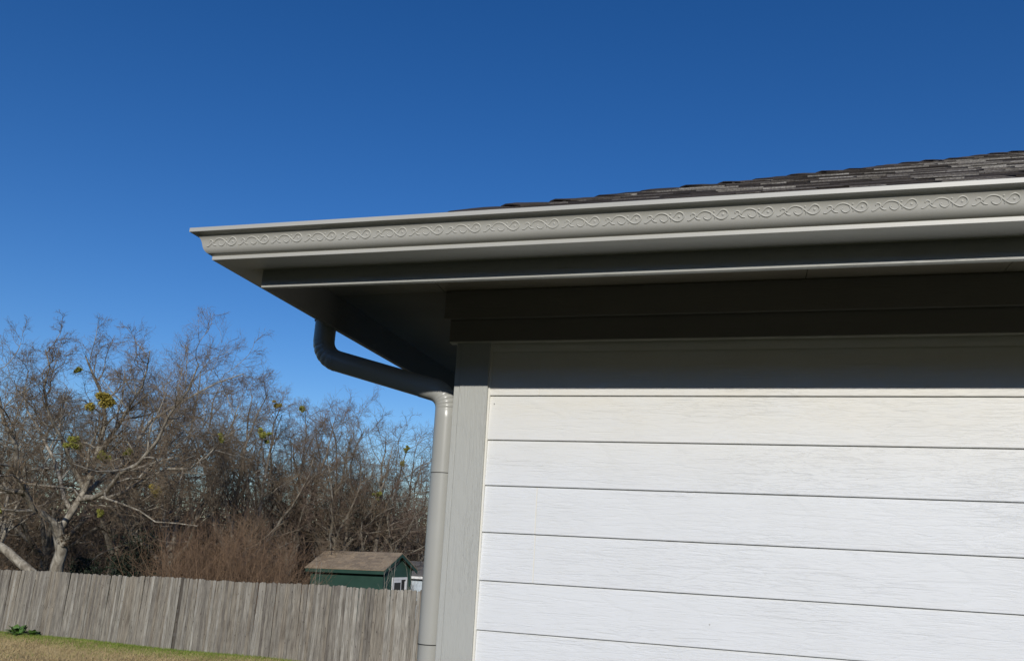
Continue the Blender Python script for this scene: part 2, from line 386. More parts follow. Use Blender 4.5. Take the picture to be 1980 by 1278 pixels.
# ---- gutter (ogee profile swept round the mitred corner)
prof = [(-(WB-WF)+0.002, 0.118), (-(WB-WF)+0.002, 0.0), (-0.001, 0.0), (0.0, 0.001), (0.0, 0.0148), (0.003, 0.0158), (0.009, 0.0185), (0.015, 0.0225), (0.0205, 0.028),
        (0.0245, 0.0345), (0.027, 0.042), (0.0288, 0.050), (0.0312, 0.060), (0.0345, 0.0685), (0.039, 0.0755), (0.0445, 0.0808),
        (0.051, 0.0842), (0.0585, 0.0862), (0.0635, 0.0868), (0.064, 0.0875), (0.064, 0.1013), (0.0630, 0.1023), (0.0595, 0.1023), (0.0595, 0.0950)]
def gutter_mesh():
    m = MB(); n = len(prof)
    xs = [HX] + list(np.linspace(6, -0.2, 18))
    rows = []
    rg = random.Random(5)
    for x in xs:
        w = rg.uniform(-0.0006, 0.0006)
        rows.append([(x, -(WB+o)+w, ZB+h+w*0.8) for o, h in prof])
    rows.append([(-(WB+o), -(WB+o), ZB+h) for o, h in prof])
    for y in list(np.linspace(-0.2, HY, 10)):
        rows.append([(-(WB+o), y, ZB+h) for o, h in prof])
    V = [p for r in rows for p in r]
    Fc = []
    for i in range(len(rows)-1):
        for j in range(n-1):
            a = i*n+j; Fc.append((a, a+1, a+n+1, a+n))
    m.poly(V, Fc); return m
gut = gutter_mesh().build('gutter', M['gutter'], house, smooth=True)
gut['label'] = 'grey ogee gutter embossed with a running scroll pattern'
mod = gut.modifiers.new('split', 'EDGE_SPLIT'); mod.split_angle = math.radians(34)

# one embossed scroll, repeated along the gutter face
def tube(pts, rads, sides=6, close=False, flat=None):
    P = np.asarray(pts, float); n = len(P)
    T = np.gradient(P, axis=0); T /= np.linalg.norm(T, axis=1)[:, None]
    V = []
    ref = np.array([0.0, 1.0, 0.0])
    for i in range(n):
        a = np.cross(T[i], ref); a /= max(np.linalg.norm(a), 1e-9); b = np.cross(a, T[i])
        for k in range(sides):
            th = 2*math.pi*k/sides
            V.append(P[i] + a*math.cos(th)*rads[i] + b*math.sin(th)*rads[i]*(flat or 1))
    Fc = [(i*sides+k, i*sides+(k+1) % sides, (i+1)*sides+(k+1) % sides, (i+1)*sides+k) for i in range(n-1) for k in range(sides)]
    Fc += [tuple(range(sides))[::-1], tuple((n-1)*sides+k for k in range(sides))]
    return V, Fc
def smooth_curve(pts, n=24):
    P = np.array([pts[0]] + list(pts) + [pts[-1]], float); out = []
    seg = len(pts)-1
    for t in np.linspace(0, seg-1e-6, n):
        i = int(t); f = t-i; p0, p1, p2, p3 = P[i], P[i+1], P[i+2], P[i+3]
        out.append(0.5*((2*p1)+(-p0+p2)*f+(2*p0-5*p1+4*p2-p3)*f*f+(-p0+3*p1-3*p2+p3)*f**3))
    return np.array(out)
def face_off(v):      # outward offset of the gutter face at height v (metres above gutter bottom)
    hs = [p[1] for p in prof[4:17]]; os_ = [p[0] for p in prof[4:17]]
    return float(np.interp(v, hs, os_))
strokes = [
    ([(0.01, .02), (0.05, .00), (0.09, .08), (0.14, .26), (0.185, .42), (0.195, .62), (0.155, .76), (0.11, .72), (0.095, .55)], 0.0021),
    ([(0.185, .38), (0.215, .22), (0.255, .08), (0.315, .05)], 0.0021),
    ([(0.225, .36), (0.275, .68), (0.35, .90), (0.44, .94), (0.53, .80), (0.60, .54), (0.665, .26), (0.74, .04), (0.82, .01), (0.895, .20), (0.935, .52), (0.905, .84), (0.835, 1.0), (0.765, .88), (0.715, .62), (0.665, .36), (0.635, .16)], 0.0022),
    ([(0.555, .66), (0.575, .42), (0.545, .16), (0.485, .00), (0.42, .10), (0.39, .30), (0.415, .42)], 0.0020)]
PER = 0.130; PH0, PHH = 0.0425, 0.0265
motif = MB()
for pts, r in strokes:
    c = smooth_curve(pts, 6*len(pts)//2 + 8)
    P = [(u*PER, -(face_off(PH0+v*PHH)+0.0001), PH0+v*PHH) for u, v in c]
    n = len(P); rads = [r*(0.75+0.25*math.sin(math.pi*i/(n-1))) for i in range(n)]
    rads = [q*1.35 for q in rads]
    V, Fc = tube(P, rads, 8, flat=0.8); motif.poly(V, Fc)
for u, v, r in ((0.625, .86, 0.0034), (0.635, .08, 0.0026), (0.825, .52, 0.0046), (0.41, .40, 0.0028), (0.10, .56, 0.0024)):
    o_ = face_off(PH0+v*PHH)
    ring = [(u*PER+r*math.cos(a), -(o_), PH0+v*PHH+r*math.sin(a)) for a in np.linspace(0, 2*math.pi, 9)[:-1]]
    ring2 = [(u*PER+r*.6*math.cos(a), -(o_+0.0016), PH0+v*PHH+r*.6*math.sin(a)) for a in np.linspace(0, 2*math.pi, 9)[:-1]]
    motif.poly(ring+ring2+[(u*PER, -(o_+0.002), PH0+v*PHH)], [(i, (i+1) % 8, 8+(i+1) % 8, 8+i) for i in range(8)] + [(8+i, 8+(i+1) % 8, 16) for i in range(8)])
mm = motif.mesh('scroll_emboss', M['gutter'], True)
for k in range(-14, 24):
    x0 = 1.100 + k*PER
    if x0 < -0.725: continue
    obj('scroll_emboss', mm, gut, (x0, -WB, ZB))
for k in range(0, 30):
    o = obj('scroll_emboss', mm, gut, (-WB, 1.0 - k*PER + 2.0, ZB)); o.rotation_euler = (0, 0, -math.pi/2)
    if o.location.y < -0.55: bpy.data.objects.remove(o)

# ---- downspout
YD = 0.066; RP = 0.047
def bend_path(P0, P1, P2, rad, n=12):
    P0, P1, P2 = map(np.array, (P0, P1, P2)); a = (P0-P1)/np.linalg.norm(P0-P1); b = (P2-P1)/np.linalg.norm(P2-P1)
    ang = math.acos(np.clip(a@b, -1, 1)); d = rad/math.tan(ang/2)
    s, e = P1+a*d, P1+b*d; c = P1 + (a+b)/np.linalg.norm(a+b)*rad/math.sin(ang/2)
    va, vb = (s-c)/rad, (e-c)/rad; th = math.acos(np.clip(va@vb, -1, 1))
    return [c+rad*(va*math.sin((1-t)*th)+vb*math.sin(t*th))/math.sin(th) for t in np.linspace(0, 1, n)]
def pipe_mesh(path, r, crimp=None, sides=28, centre=None, r1=None):
    P = np.array(path); n = len(P); T = np.gradient(P, axis=0); T /= np.linalg.norm(T, axis=1)[:, None]
    V = []; Y_ = np.array([0, 1.0, 0])
    for i in range(n):
        a = np.cross(Y_, T[i]); a /= np.linalg.norm(a)
        rr = r + ((r1-r)*i/(n-1) if r1 else 0)
        for k in range(sides):
            th = 2*math.pi*k/sides; d = a*math.cos(th) + Y_*math.sin(th)
            q = rr
            if crimp is not None:
                wgt = max(0, crimp[1]*math.cos(th)*0.75 - 0.55*math.sin(th)*0.6 + 0.15)
                q += crimp[0][i]*min(1, wgt)
            V.append(P[i]+d*q)
    Fc = [(i*sides+k, i*sides+(k+1) % sides, (i+1)*sides+(k+1) % sides, (i+1)*sides+k) for i in range(n-1) for k in range(sides)]
    m = MB(); m.poly(V, Fc); return m
XO, XV = -0.655, -0.0535
zs_at = lambda x: 2.523 - 0.255*(x+0.407)
A0 = (XO, YD, ZB+0.004); A1 = (XO, YD, zs_at(XO)); B1 = (XV, YD, zs_at(XV)-0.012); B2 = (XV, YD, -0.15)
low = pipe_mesh([(XV, YD, z) for z in np.linspace(2.09, 1.44, 6)], RP)
down = low.build('downspout', M['pipe'], house, smooth=True); down['label'] = 'round grey downspout with crimped elbows on the house corner'
pipe_mesh([(XV, YD, z) for z in np.linspace(1.447, 0.0, 6)], RP*0.965).build('pipe', M['pipe'], down, smooth=True)
b1 = bend_path(A0, A1, B1, 0.100, 60); b2 = bend_path(A1, B1, B2, 0.085, 80)
def ripple(n, a0, a1, k, amp):
    out = []
    for i in range(n):
        t = i/(n-1)
        out.append(-amp*(abs(math.sin(math.pi*k*(t-a0)/(a1-a0)))**0.4*-1+1) if a0 < t < a1 else 0.0)
    return out
pth1 = [A0, (XO, YD, b1[0][2]+0.03)] + b1
pipe_mesh(pth1, RP, (ripple(len(pth1), 0.1, 0.95, 5, 0.004), 1.0), r1=RP*1.0).build('elbow', M['pipe'], down, smooth=True)
pipe_mesh([b1[-1], b2[0]], RP*0.985).build('sloped_pipe', M['pipe'], down, smooth=True)
tail = [(XV, YD, z) for z in np.linspace(b2[-1][2]-0.004, 2.093, 8)]
pth2 = [np.array(b2[0])+(np.array(b1[-1])-np.array(b2[0]))*0.12] + b2 + tail
ng = len(pth2)
pipe_mesh(pth2, RP*1.012, (ripple(ng, 0.30, 0.915, 5, 0.0062), -1.0), sides=40).build('elbow', M['pipe'], down, smooth=True)
def ring_part(z, r):
    pipe_mesh([(XV, YD, z+0.0016), (XV, YD, z-0.0016)], r).build('joint_gap', M['dark'], down, smooth=True)
ring_part(2.0915, RP*1.003); ring_part(1.4405, RP*1.003)
m = pipe_mesh([(XO, YD, ZB+0.006), (XO, YD, ZB-0.012)], RP*1.1); m.build('outlet_collar', M['pipe'], down, smooth=True)
for zz in (1.62, 0.45):
    mst = MB()
    pipe_mesh([(XV, YD, zz+0.012), (XV, YD, zz-0.012)], RP*1.03).build('strap', M['pipe'], down, smooth=True) if zz < 1 else None

# ---- roof
AL = math.atan(PITCHR); CA, SA = math.cos(AL), math.sin(AL)
EV = 0.615
zr = lambda w: ZR0 + PITCHR*(w+WR0)
half = (HY + 0.0)/2
m = MB(); e = -EV; xr0, xr1, ym = half, HX-half, half
pts = [(e, e, zr(e)-.012), (HX+EV, e, zr(e)-.012), (HX+EV, HY+EV, zr(e)-.012), (e, HY+EV, zr(e)-.012), (xr0, ym, zr(half)-.012), (xr1, ym, zr(half)-.012)]
m.poly(pts, [(0, 1, 5, 4), (1, 2, 5), (2, 3, 4, 5), (3, 0, 4), (3, 2, 1, 0)])
roof = m.build('roof', M['shingle'], house)
EXPO = 0.120
def shingle_box(m, base, along, upv, nrm, width, t, rag=0.0):
    """base: lower-left corner on the roof plane"""
    b, a, u, n = map(np.array, (base, along, upv, nrm)); L = EXPO+0.025
    p = [b+n*0.0, b+a*width, b+a*width+u*L, b+u*L]
    m.hexa([p[0]-n*.004, p[1]-n*.004, p[2]-n*.006, p[3]-n*.006, p[0]+n*t+u*rag, p[1]+n*t-u*rag, p[2]+n*.0005, p[3]+n*.0005])
rs = random.Random(11)
Uf, Nf, Af = (0, CA, SA), (0, -SA, CA), (1, 0, 0)
cand = []
ncourse = int((half+EV)/CA/EXPO)
field = MB()
sun_side = 0
for k in range(ncourse):
    d = k*EXPO; y = -EV + d*CA; z = zr(-EV) + d*SA
    x = y + 0.132
    while x < HX - y - 0.45:
        w = rs.choice([0.11, 0.14, 0.17, 0.21, 0.26, 0.30])*rs.uniform(0.9, 1.1)
        thick = rs.choice([0.003, 0.0045, 0.008]) + rs.uniform(-0.0008, 0.0008)
        if k == 0: thick = 0.006
        cx, cy = to_px((x+w/2, y, z))
        dist = np.linalg.norm(np.array((x, y, z))-CAM)
        vis = -40 < cx < 2030 and (w*1500/dist) > 8
        cand.append((w/dist**1.5 if vis else 0, vis, x, y, z, w-0.002, thick, rs.uniform(-0.003, 0.003)))
        x += w
order = sorted(range(len(cand)), key=lambda i: -cand[i][0])
single = set(order[:262])
for i, (sc_, vis, x, y, z, w, t, rg_) in enumerate(cand):
    if i in single and vis:
        m = MB(); shingle_box(m, (0, 0, 0), Af, Uf, Nf, w, t, rg_)
        me = m.mesh('shingle', M['shingle']); me.materials.append(M['shingle_edge'])
        me.polygons[2].material_index = 1
        obj('shingle', me, roof, (x, y, z))
    else:
        shingle_box(field, (x, y, z), Af, Uf, Nf, w, t, rg_)
Ul, Nl, Al_ = (CA, 0, SA), (-SA, 0, CA), (0, -1, 0)
for k in range(ncourse):
    d = k*EXPO; xx = -EV + d*CA; z = zr(-EV)+d*SA; y = xx + 0.132
    while y < HY - xx - 0.45:
        w = rs.uniform(0.12, 0.3); shingle_box(field, (xx, y+w, z), Al_, Ul, Nl, w-0.002, rs.choice([0.0045, 0.009])); y += w
fo = field.build('shingle_field', M['shingle'], roof); fo['kind'] = 'stuff'
# hip caps
H = np.array([1.0, 1.0, PITCHR]); Hl = np.linalg.norm(H); Hn = H/Hl
wingF = np.array([CA*0+1.0, 0, 0]); wingF = wingF - Hn*(wingF@Hn); wingF /= np.linalg.norm(wingF)      # over the front slope
nF = np.array(Nf); wF = np.cross(Hn, nF); wF /= np.linalg.norm(wF)
nL = np.array(Nl); wL = np.cross(nL, Hn); wL /= np.linalg.norm(wL)
nUp = (nF+nL); nUp /= np.linalg.norm(nUp)
STEP = 0.186
rc = random.Random(21)
for k in range(0, 26):
    s = -EV - 0.02 + k*STEP + rc.uniform(-0.012, 0.012)
    P = np.array([s, s, zr(s)])
    L = STEP*Hl*1.22; m = MB(); rows = []
    ns, th = 6, 0.006
    for i in range(ns+1):
        f = i/ns
        lift = 0.0115*(1-f) + 0.004 + 0.003*math.sin(f*5+k*1.7) + rc.uniform(-0.001, 0.001)
        c = Hn*(L*f)
        wd = 0.15
        sec = []
        for a in (-1, -0.6, -0.25, 0, 0.25, 0.6, 1):
            wv = wF if a > 0 else wL
            sec.append(c + wv*abs(a)*wd + nUp*(lift - 0.010*(1-min(1, abs(a)*3))**2 - 0.006*abs(a)**2 + rc.uniform(-0.0008, 0.0008)))
        rows.append(sec)
    n = 7; V = [p for r_ in rows for p in r_] + [p-nUp*th for r_ in rows for p in r_]; o_ = len(rows)*n
    Fc = []
    for i in range(ns):
        for j in range(n-1):
            a = i*n+j; Fc.append((a, a+1, a+n+1, a+n)); Fc.append((o_+a, o_+a+n, o_+a+n+1, o_+a+1))
    for j in range(n-1):
        Fc.append((j, o_+j, o_+j+1, j+1)); a = ns*n+j; Fc.append((a, a+1, o_+a+1, o_+a))
    for i in range(ns):
        a = i*n; Fc.append((a, a+n, o_+a+n, o_+a)); a = i*n+n-1; Fc.append((a, o_+a, o_+a+n, a+n))
    m.poly(V, Fc); o = m.build('hip_cap', M['shingle'], roof); o.location = P

# ------------------------------------------------------------------ fence
FA = np.array([-24.5, 18.3+0.193*3.55]); FB = np.array([-2.4, 15.4-0.193*3.54])
fdir = (FB-FA)/np.linalg.norm(FB-FA); flen = np.linalg.norm(FB-FA); fn = np.array([fdir[1], -fdir[0]])   # towards the house
fang = math.atan2(fdir[1], fdir[0])
fc0 = (FA+FB)/2
fence = empty('fence', (0, 0, 0), 'weathered grey-brown picket fence of dog-eared boards across the back of the lawn', 'fence')
def fbase(x): return float(np.interp(x, [-24.5, -20.96, -5.95, -2.4], [-1.555, -1.46, -1.065, -0.97]))
pm = []
rf = random.Random(5)
for i in range(9):
    w = rf.uniform(0.083, 0.091)/2; h = 1.83+rf.uniform(-0.012, 0.012); t = 0.016; c = rf.uniform(0.018, 0.026); m = MB()
    o2 = [(-w, 0), (w, 0), (w, h-c), (w-c, h), (-w+c, h), (-w, h-c)]
    fr = [(a, -t/2, b) for a, b in o2]; bk = [(a, t/2, b) for a, b in o2]
    m.poly(fr+bk, [tuple(range(6)), tuple(range(11, 5, -1))] + [(i_, i_+6, (i_+1) % 6+6, (i_+1) % 6) for i_ in range(6)])
    pm.append(m.mesh('picket', M['picket']))
md = pm[0].copy(); md.materials[0] = M['picket_dark']
s = 0.0; pk = 0
while s < flen:
    xy = FA + fdir*s; zb = fbase(xy[0])
    qx, qy = to_px((xy[0], xy[1], zb+0.9))
    dark = abs(qx-343) < 4.5
    o = obj('picket', md if dark else rf.choice(pm), fence)
    off = rf.uniform(-0.006, 0.006) - (0.03 if dark else 0)
    o.location = (xy[0]+fn[0]*off, xy[1]+fn[1]*off, zb+rf.uniform(-0.012, 0.012) + 0.012*math.sin(s*1.3))
    o.rotation_euler = (rf.gauss(0, 0.004), rf.gauss(0, 0.006), fang+rf.gauss(0, 0.05))
    if dark: o.scale = (1.35, 1, 1)
    s += 0.0905 + rf.uniform(-0.003, 0.004) + (0.03 if dark else 0)
for hz in (0.35, 0.95, 1.5):
    m = MB(); n_ = 12
    for i in range(n_):
        a = FA + (FB-FA)*i/n_; b = FA + (FB-FA)*(i+1)/n_
        za, zc = fbase(a[0])+hz, fbase(b[0])+hz
        p = lambda P, z, o_: (P[0]-fn[0]*o_, P[1]-fn[1]*o_, z)
        m.hexa([p(a, za, .02), p(b, zc, .02), p(b, zc, .058), p(a, za, .058), p(a, za+.085, .02), p(b, zc+.085, .02), p(b, zc+.085, .058), p(a, za+.085, .058)])
    m.build('rail', M['picket_dark'], fence)
ps = 0.4
while ps < flen:
    xy = FA+fdir*ps - fn*0.105; zb = fbase(xy[0])
    m = MB(); m.box((-.045, -.045, -.25), (.045, .045, 1.66)); o = m.build('post', M['picket_dark'], fence); o.location = (xy[0], xy[1], zb); o.rotation_euler = (0, 0, fang)
    ps += 2.44

# ------------------------------------------------------------------ bare trees
def tubes_np(pts, rad, sides):
    """pts (N,K,3), rad (N,K) -> verts, quads"""
    N, K, _ = pts.shape
    T = np.empty_like(pts); T[:, 1:-1] = pts[:, 2:]-pts[:, :-2]; T[:, 0] = pts[:, 1]-pts[:, 0]; T[:, -1] = pts[:, -1]-pts[:, -2]
    T /= np.linalg.norm(T, axis=2, keepdims=True)+1e-9
    ref = np.where(np.abs(T[:, :1, 2:3]) > 0.8, np.array([1.0, 0, 0]), np.array([0, 0, 1.0]))
    ref = np.broadcast_to(ref, T.shape)
    A = np.cross(T, ref); A /= np.linalg.norm(A, axis=2, keepdims=True)+1e-9; B = np.cross(T, A)
    th = np.arange(sides)*2*np.pi/sides
    V = pts[:, :, None, :] + rad[:, :, None, None]*(A[:, :, None, :]*np.cos(th)[None, None, :, None] + B[:, :, None, :]*np.sin(th)[None, None, :, None])
    idx = np.arange(N*K*sides).reshape(N, K, sides)
    a = idx[:, :-1, :]; b = np.roll(a, -1, 2); d = idx[:, 1:, :]; c = np.roll(d, -1, 2)
    return V.reshape(-1, 3), np.stack([a, b, c, d], -1).reshape(-1, 4)
def join_tubes(groups):
    Vs, Fs, n = [], [], 0
    for pts, rad, sides in groups:
        V, F_ = tubes_np(pts, rad, sides); Vs.append(V); Fs.append(F_+n); n += len(V)
    return np.concatenate(Vs), np.concatenate(Fs)
def grow(rng, P, R, nch, t0, ang, lf, K, wig, up, rr, rmin=0.0, out=0.0, lenabs=None):
    N, KP, _ = P.shape
    plen = np.linalg.norm(np.diff(P, axis=1), axis=2).sum(1)
    P = np.repeat(P, nch, 0); R = np.repeat(R, nch, 0); plen = np.repeat(plen, nch)
    n = len(P)
    st = (np.tile(np.arange(nch), N) + rng.random(n))/nch
    t = t0 + (1-t0)*st
    f = t*(KP-1); i = np.minimum(f.astype(int), KP-2); fr = (f-i)[:, None]
    ar = np.arange(n)
    base = P[ar, i]*(1-fr) + P[ar, i+1]*fr
    tan = P[ar, i+1]-P[ar, i]; tan /= np.linalg.norm(tan, axis=1, keepdims=True)+1e-9
    rb = R[ar, i]*(1-fr[:, 0]) + R[ar, i+1]*fr[:, 0]
    rv = rng.normal(size=(n, 3)); perp = rv - tan*(rv*tan).sum(1, keepdims=True); perp /= np.linalg.norm(perp, axis=1, keepdims=True)+1e-9
    a = np.radians(rng.normal(ang, ang*0.25, n))[:, None]
    d = tan*np.cos(a) + perp*np.sin(a); d[:, 2] += up; d /= np.linalg.norm(d, axis=1, keepdims=True)
    L = plen*lf*(1.15-0.6*t)*rng.uniform(0.65, 1.25, n)
    if lenabs is not None: L = lenabs*rng.uniform(0.5, 1.3, n)
    Q = np.empty((n, K, 3)); Q[:, 0] = base
    for k in range(1, K):
        d = d + rng.normal(0, wig, (n, 3)); d[:, 2] += up*0.35; d /= np.linalg.norm(d, axis=1, keepdims=True)
        Q[:, k] = Q[:, k-1] + d*(L/(K-1))[:, None]
    r0 = np.maximum(rb*rr, rmin)
    tp = np.linspace(1, 0.35, K)[None, :]
    return Q, r0[:, None]*tp
def resample(pl, K):
    pl = smooth_curve(pl, 40); d = np.r_[0, np.cumsum(np.linalg.norm(np.diff(pl, axis=0), axis=1))]
    s = np.linspace(0, d[-1], K); return np.stack([np.interp(s, d, pl[:, i]) for i in range(3)], 1)
def tree_from_limbs(seed, limbs, n2=9, n3=8, n4=8, n5=0, l2=0.42, l3=0.48, l4=0.55, base=None, up=0.08, wig=0.2, tw=0.0045):
    """limbs: list of (polyline, r0, r1). returns (trunk groups, crown groups), all relative to base"""
    rng = np.random.default_rng(seed)
    K = 9
    P = np.stack([resample(np.array(l[0], float)-base, K) for l in limbs])
    P[:, 1:-1] += rng.normal(0, 0.05, (len(P), K-2, 3))
    R = np.stack([np.linspace(l[1], l[2], K) for l in limbs])
    P2, R2 = grow(rng, P[1:] if len(P) > 1 else P, R[1:] if len(P) > 1 else R, n2, 0.22, 50, l2, 7, wig*1.2, up*0.8, 0.55, 0.014)
    P3, R3 = grow(rng, P2, R2, n3, 0.15, 48, l3, 6, wig*1.2, up*0.8, 0.55, 0.0075)
    P3b, R3b = grow(rng, P[1:] if len(P) > 1 else P, R[1:] if len(P) > 1 else R, n2, 0.3, 50, 0.2, 6, wig, up, 0.25, 0.0075)
    PA = np.concatenate([P3, P3b]); RA = np.concatenate([R3, R3b])
    P4, R4 = grow(rng, PA, RA, n4, 0.1, 44, l4, 4, wig*1.4, up*0.7, 0.6, tw)
    crown = [(PA, RA, 3), (P4, np.minimum(R4, tw*1.3), 3)]
    if n5:
        P5, R5 = grow(rng, P4, R4, n5, 0.15, 40, 0.75, 2, wig, up*0.5, 0.6, tw*0.75)
        crown.append((P5, np.minimum(R5, tw*0.85), 3))
    return [(P, R, 8), (P2, R2, 5)], crown, (P, P2)
ANCH = {}
def build_tree(name, base, label, group, data, bark, twig):
    root = empty(name, tuple(base), label, 'tree', group)
    V, F_ = join_tubes(data[0]); obj('trunk', mesh_np('trunk', V, F_, bark, True), root)
    V, F_ = join_tubes(data[1]); obj('crown', mesh_np('crown', V, F_, twig, False), root)
    return root
def copy_tree(src, loc, rz, sc, label, group):
    r = src.copy(); COL.objects.link(r); r.location = loc; r.rotation_euler = (0, 0, rz); r.scale = sc; r['label'] = label; r['group'] = group
    for ch in src.children:
        c = ch.copy(); COL.objects.link(c); c.parent = r
    return r
GRP_T = 'bare winter trees behind the fence'
def gbase(qx, depth):
    P = px(qx, 1100, depth); return np.array([P[0], P[1], float(ground_z(P[0], P[1]))-0.15])

# the big pale tree by the fence, its limbs traced at the trunk's distance and spread in depth
D1 = 27.0
b1_ = gbase(104, D1)
def lim(pts, r0, r1): return ([px(x, y + max(0, 800-y)*0.30, D1+dd) for x, y, dd in pts], r0, r1)
limbs1 = [
    ([b1_ - np.array([0, 0, .2]), px(112, 1095, D1), px(118, 1050, D1), px(110, 1010, D1)], 0.30, 0.20),
    lim([(116, 1055, 0), (98, 1005, -.3), (70, 975, -.7), (45, 945, -1.2), (28, 900, -1.6), (22, 850, -1.9), (8, 800, -2.2), (0, 740, -2.3), (-10, 680, -2.4)], 0.17, 0.035),
    lim([(45, 950, -1.2), (10, 945, -1.4), (-40, 900, -1.6), (-80, 850, -1.8)], 0.10, 0.03),
    lim([(112, 1030, 0), (140, 990, .3), (163, 940, .5), (180, 890, .6), (200, 840, .8), (203, 790, .8), (195, 730, .7), (180, 680, .6), (165, 640, .5)], 0.17, 0.03),
    lim([(163, 945, .5), (135, 895, .2), (120, 850, -.3), (95, 790, -.8), (85, 730, -1.0), (95, 670, -1.2), (88, 622, -1.3)], 0.11, 0.02),
    lim([(140, 990, .3), (118, 940, 1.0), (100, 880, 1.6), (60, 800, 2.3), (40, 740, 2.6), (55, 680, 2.8)], 0.10, 0.025),
    lim([(182, 890, .6), (225, 830, 0), (248, 790, -.4), (270, 730, -.8), (285, 670, -1.0), (290, 625, -1.1)], 0.10, 0.02),
    lim([(155, 965, .4), (200, 950, -.6), (240, 915, -1.2), (290, 870, -1.7), (330, 800, -2.0), (360, 730, -2.2), (385, 660, -2.3)], 0.13, 0.025),
    lim([(150, 970, .4), (195, 930, 1.2), (245, 890, 2.2), (280, 830, 3.0), (330, 780, 3.6), (400, 720, 4.0), (470, 690, 4.2)], 0.12, 0.025),
    lim([(165, 960, .4), (220, 965, .1), (270, 935, -.3), (320, 912, -.5), (370, 905, -.8), (420, 860, -1.0), (460, 800, -1.2)], 0.10, 0.02),
    lim([(165, 968, .4), (200, 975, 0), (250, 978, -.4), (300, 985, -.8), (360, 960, -1.2)], 0.05, 0.012),
    lim([(118, 1052, 0), (127, 1045, -.1), (133, 1037, -.2)], 0.13, 0.10)]
limbs1 = [(l[0], l[1]*(0.9 if i == 0 else 0.74), l[2]*0.8) for i, l in enumerate(limbs1)]
d1 = tree_from_limbs(1, limbs1, 12, 9, 8, 3, 0.40, 0.5, 0.6, base=b1_)
t1 = build_tree('bare_tree', b1_, 'large bare pale-limbed tree forking low just behind the fence, mistletoe in its crown', GRP_T, d1, M['bark'], M['twig'])
# generic trees: a trunk that splits into fanned limbs
def generic_limbs(seed, base, Ht, spread, nl=7, fork=0.28, lean=(0, 0), r=0.2):
    rg = random.Random(seed); base = np.array(base); out = []
    fk = base + np.array([lean[0]*.3, lean[1]*.3, Ht*fork])
    out.append(([base-np.array([0, 0, .2]), base+(fk-base)*0.5+np.array([rg.uniform(-.1, .1), rg.uniform(-.1, .1), 0]), fk, fk+np.array([0, 0, .3])], r*1.15, r*0.8))
    for i in range(nl):
        a = 2*math.pi*(i+rg.uniform(-.3, .3))/nl; sp = spread*rg.uniform(0.45, 1.0) if i else 0.3
        top = base + np.array([lean[0]+sp*math.cos(a), lean[1]+sp*math.sin(a), Ht*(rg.uniform(0.60, 0.90) if sp > 0.7*spread else rg.uniform(0.85, 1.0))])
        st = base + (fk-base)*rg.uniform(0.75, 1.05)
        p1 = st + (top-st)*0.33 + np.array([math.cos(a), math.sin(a), -0.1])*sp*0.22 + np.array([rg.uniform(-.55, .55) for _ in range(3)])
        p2 = st + (top-st)*0.66 + np.array([math.cos(a), math.sin(a), -0.05])*sp*0.15 + np.array([rg.uniform(-.7, .7) for _ in range(3)])
        out.append(([st, p1, p2, top], r*rg.uniform(0.42, 0.62), 0.016))
    return out
specs = [  # px of trunk, depth, px y of crown top, spread, label
    (-25, 30, 690, 3.0, 'bare tree with a pale trunk rising beside the big low-forked tree'),
    (330, 33, 665, 3.6, 'tall bare tree standing behind the long right-hand limb of the pale tree'),
    (455, 31, 705, 3.0, 'bare tree with tangled grey-brown crown rising behind the red-brown thicket'),
    (560, 34, 758, 2.8, 'bare tree between the red-brown thicket and the green shed'),
    (640, 35, 765, 2.8, 'bare tree rising straight behind the green shed roof'),
    (715, 36, 805, 2.6, 'bare purple-brown tree behind the ridge of the green shed'),
    (790, 38, 850, 2.8, 'bare tree behind the gable of the green shed and the downspout'),
    (215, 36, 700, 3.2, 'dark bare tree standing behind the big pale tree'),
    (90, 37, 720, 3.2, 'dark bare tree well behind the fence and the pale tree trunk'),
]
N_T1 = d1[2][0].reshape(-1, 3).shape[0] + d1[2][1].reshape(-1, 3).shape[0]
trees = [t1]; ALLP = [d1[2][0].reshape(-1, 3)+b1_, d1[2][1].reshape(-1, 3)+b1_]
for i, (qx, dep, ytop, spd, lab) in enumerate(specs):
    bs = gbase(qx, dep); ztop = px(qx, ytop, dep)[2]; Ht = ztop-bs[2]
    L_ = generic_limbs(100+i, bs, Ht*0.96, spd, 8, 0.24, (random.uniform(-.5, .5), 0), 0.16+0.02*(i % 3))
    d = tree_from_limbs(50+i, L_, 9, 8, 7, 3, 0.46, 0.5, 0.6, base=bs)
    trees.append(build_tree('bare_tree', bs, lab, GRP_T, d, M['bark'] if i in (0, 1) else M['bark_dark'], M['twig_purple'] if i % 2 else M['twig']))
    ALLP += [d[2][0].reshape(-1, 3)+bs, d[2][1].reshape(-1, 3)+bs]
# further back, copies fill the wood
lab_far = 'smaller bare tree standing deep in the wood behind the fence'
for j, (qx, dep, sc_, src) in enumerate([(20, 44, .82, 3), (270, 46, .84, 4), (400, 43, .80, 6), (520, 46, .74, 2), (670, 47, .70, 4), (760, 46, .68, 5)]):
    c = copy_tree(trees[src], tuple(gbase(qx, dep)), 1.1+j*0.83, (sc_*1.15, sc_*1.15, sc_), lab_far, 'bare trees deep in the wood')
# a broken limb leaning by the fence
bl = MB(); V, Fc = tube(smooth_curve([px(-30, 1040, 26.2), px(10, 1062, 26), px(32, 1082, 25.9), px(60, 1105, 25.8), px(90, 1135, 25.7), px(104, 1150, 25.7)], 14), np.linspace(0.13, 0.15, 14), 8); bl.poly(V, Fc)
tag(bl.build('fallen_limb', M['bark'], None, True), 'thick pale broken limb slanting down behind the fence', 'branch')

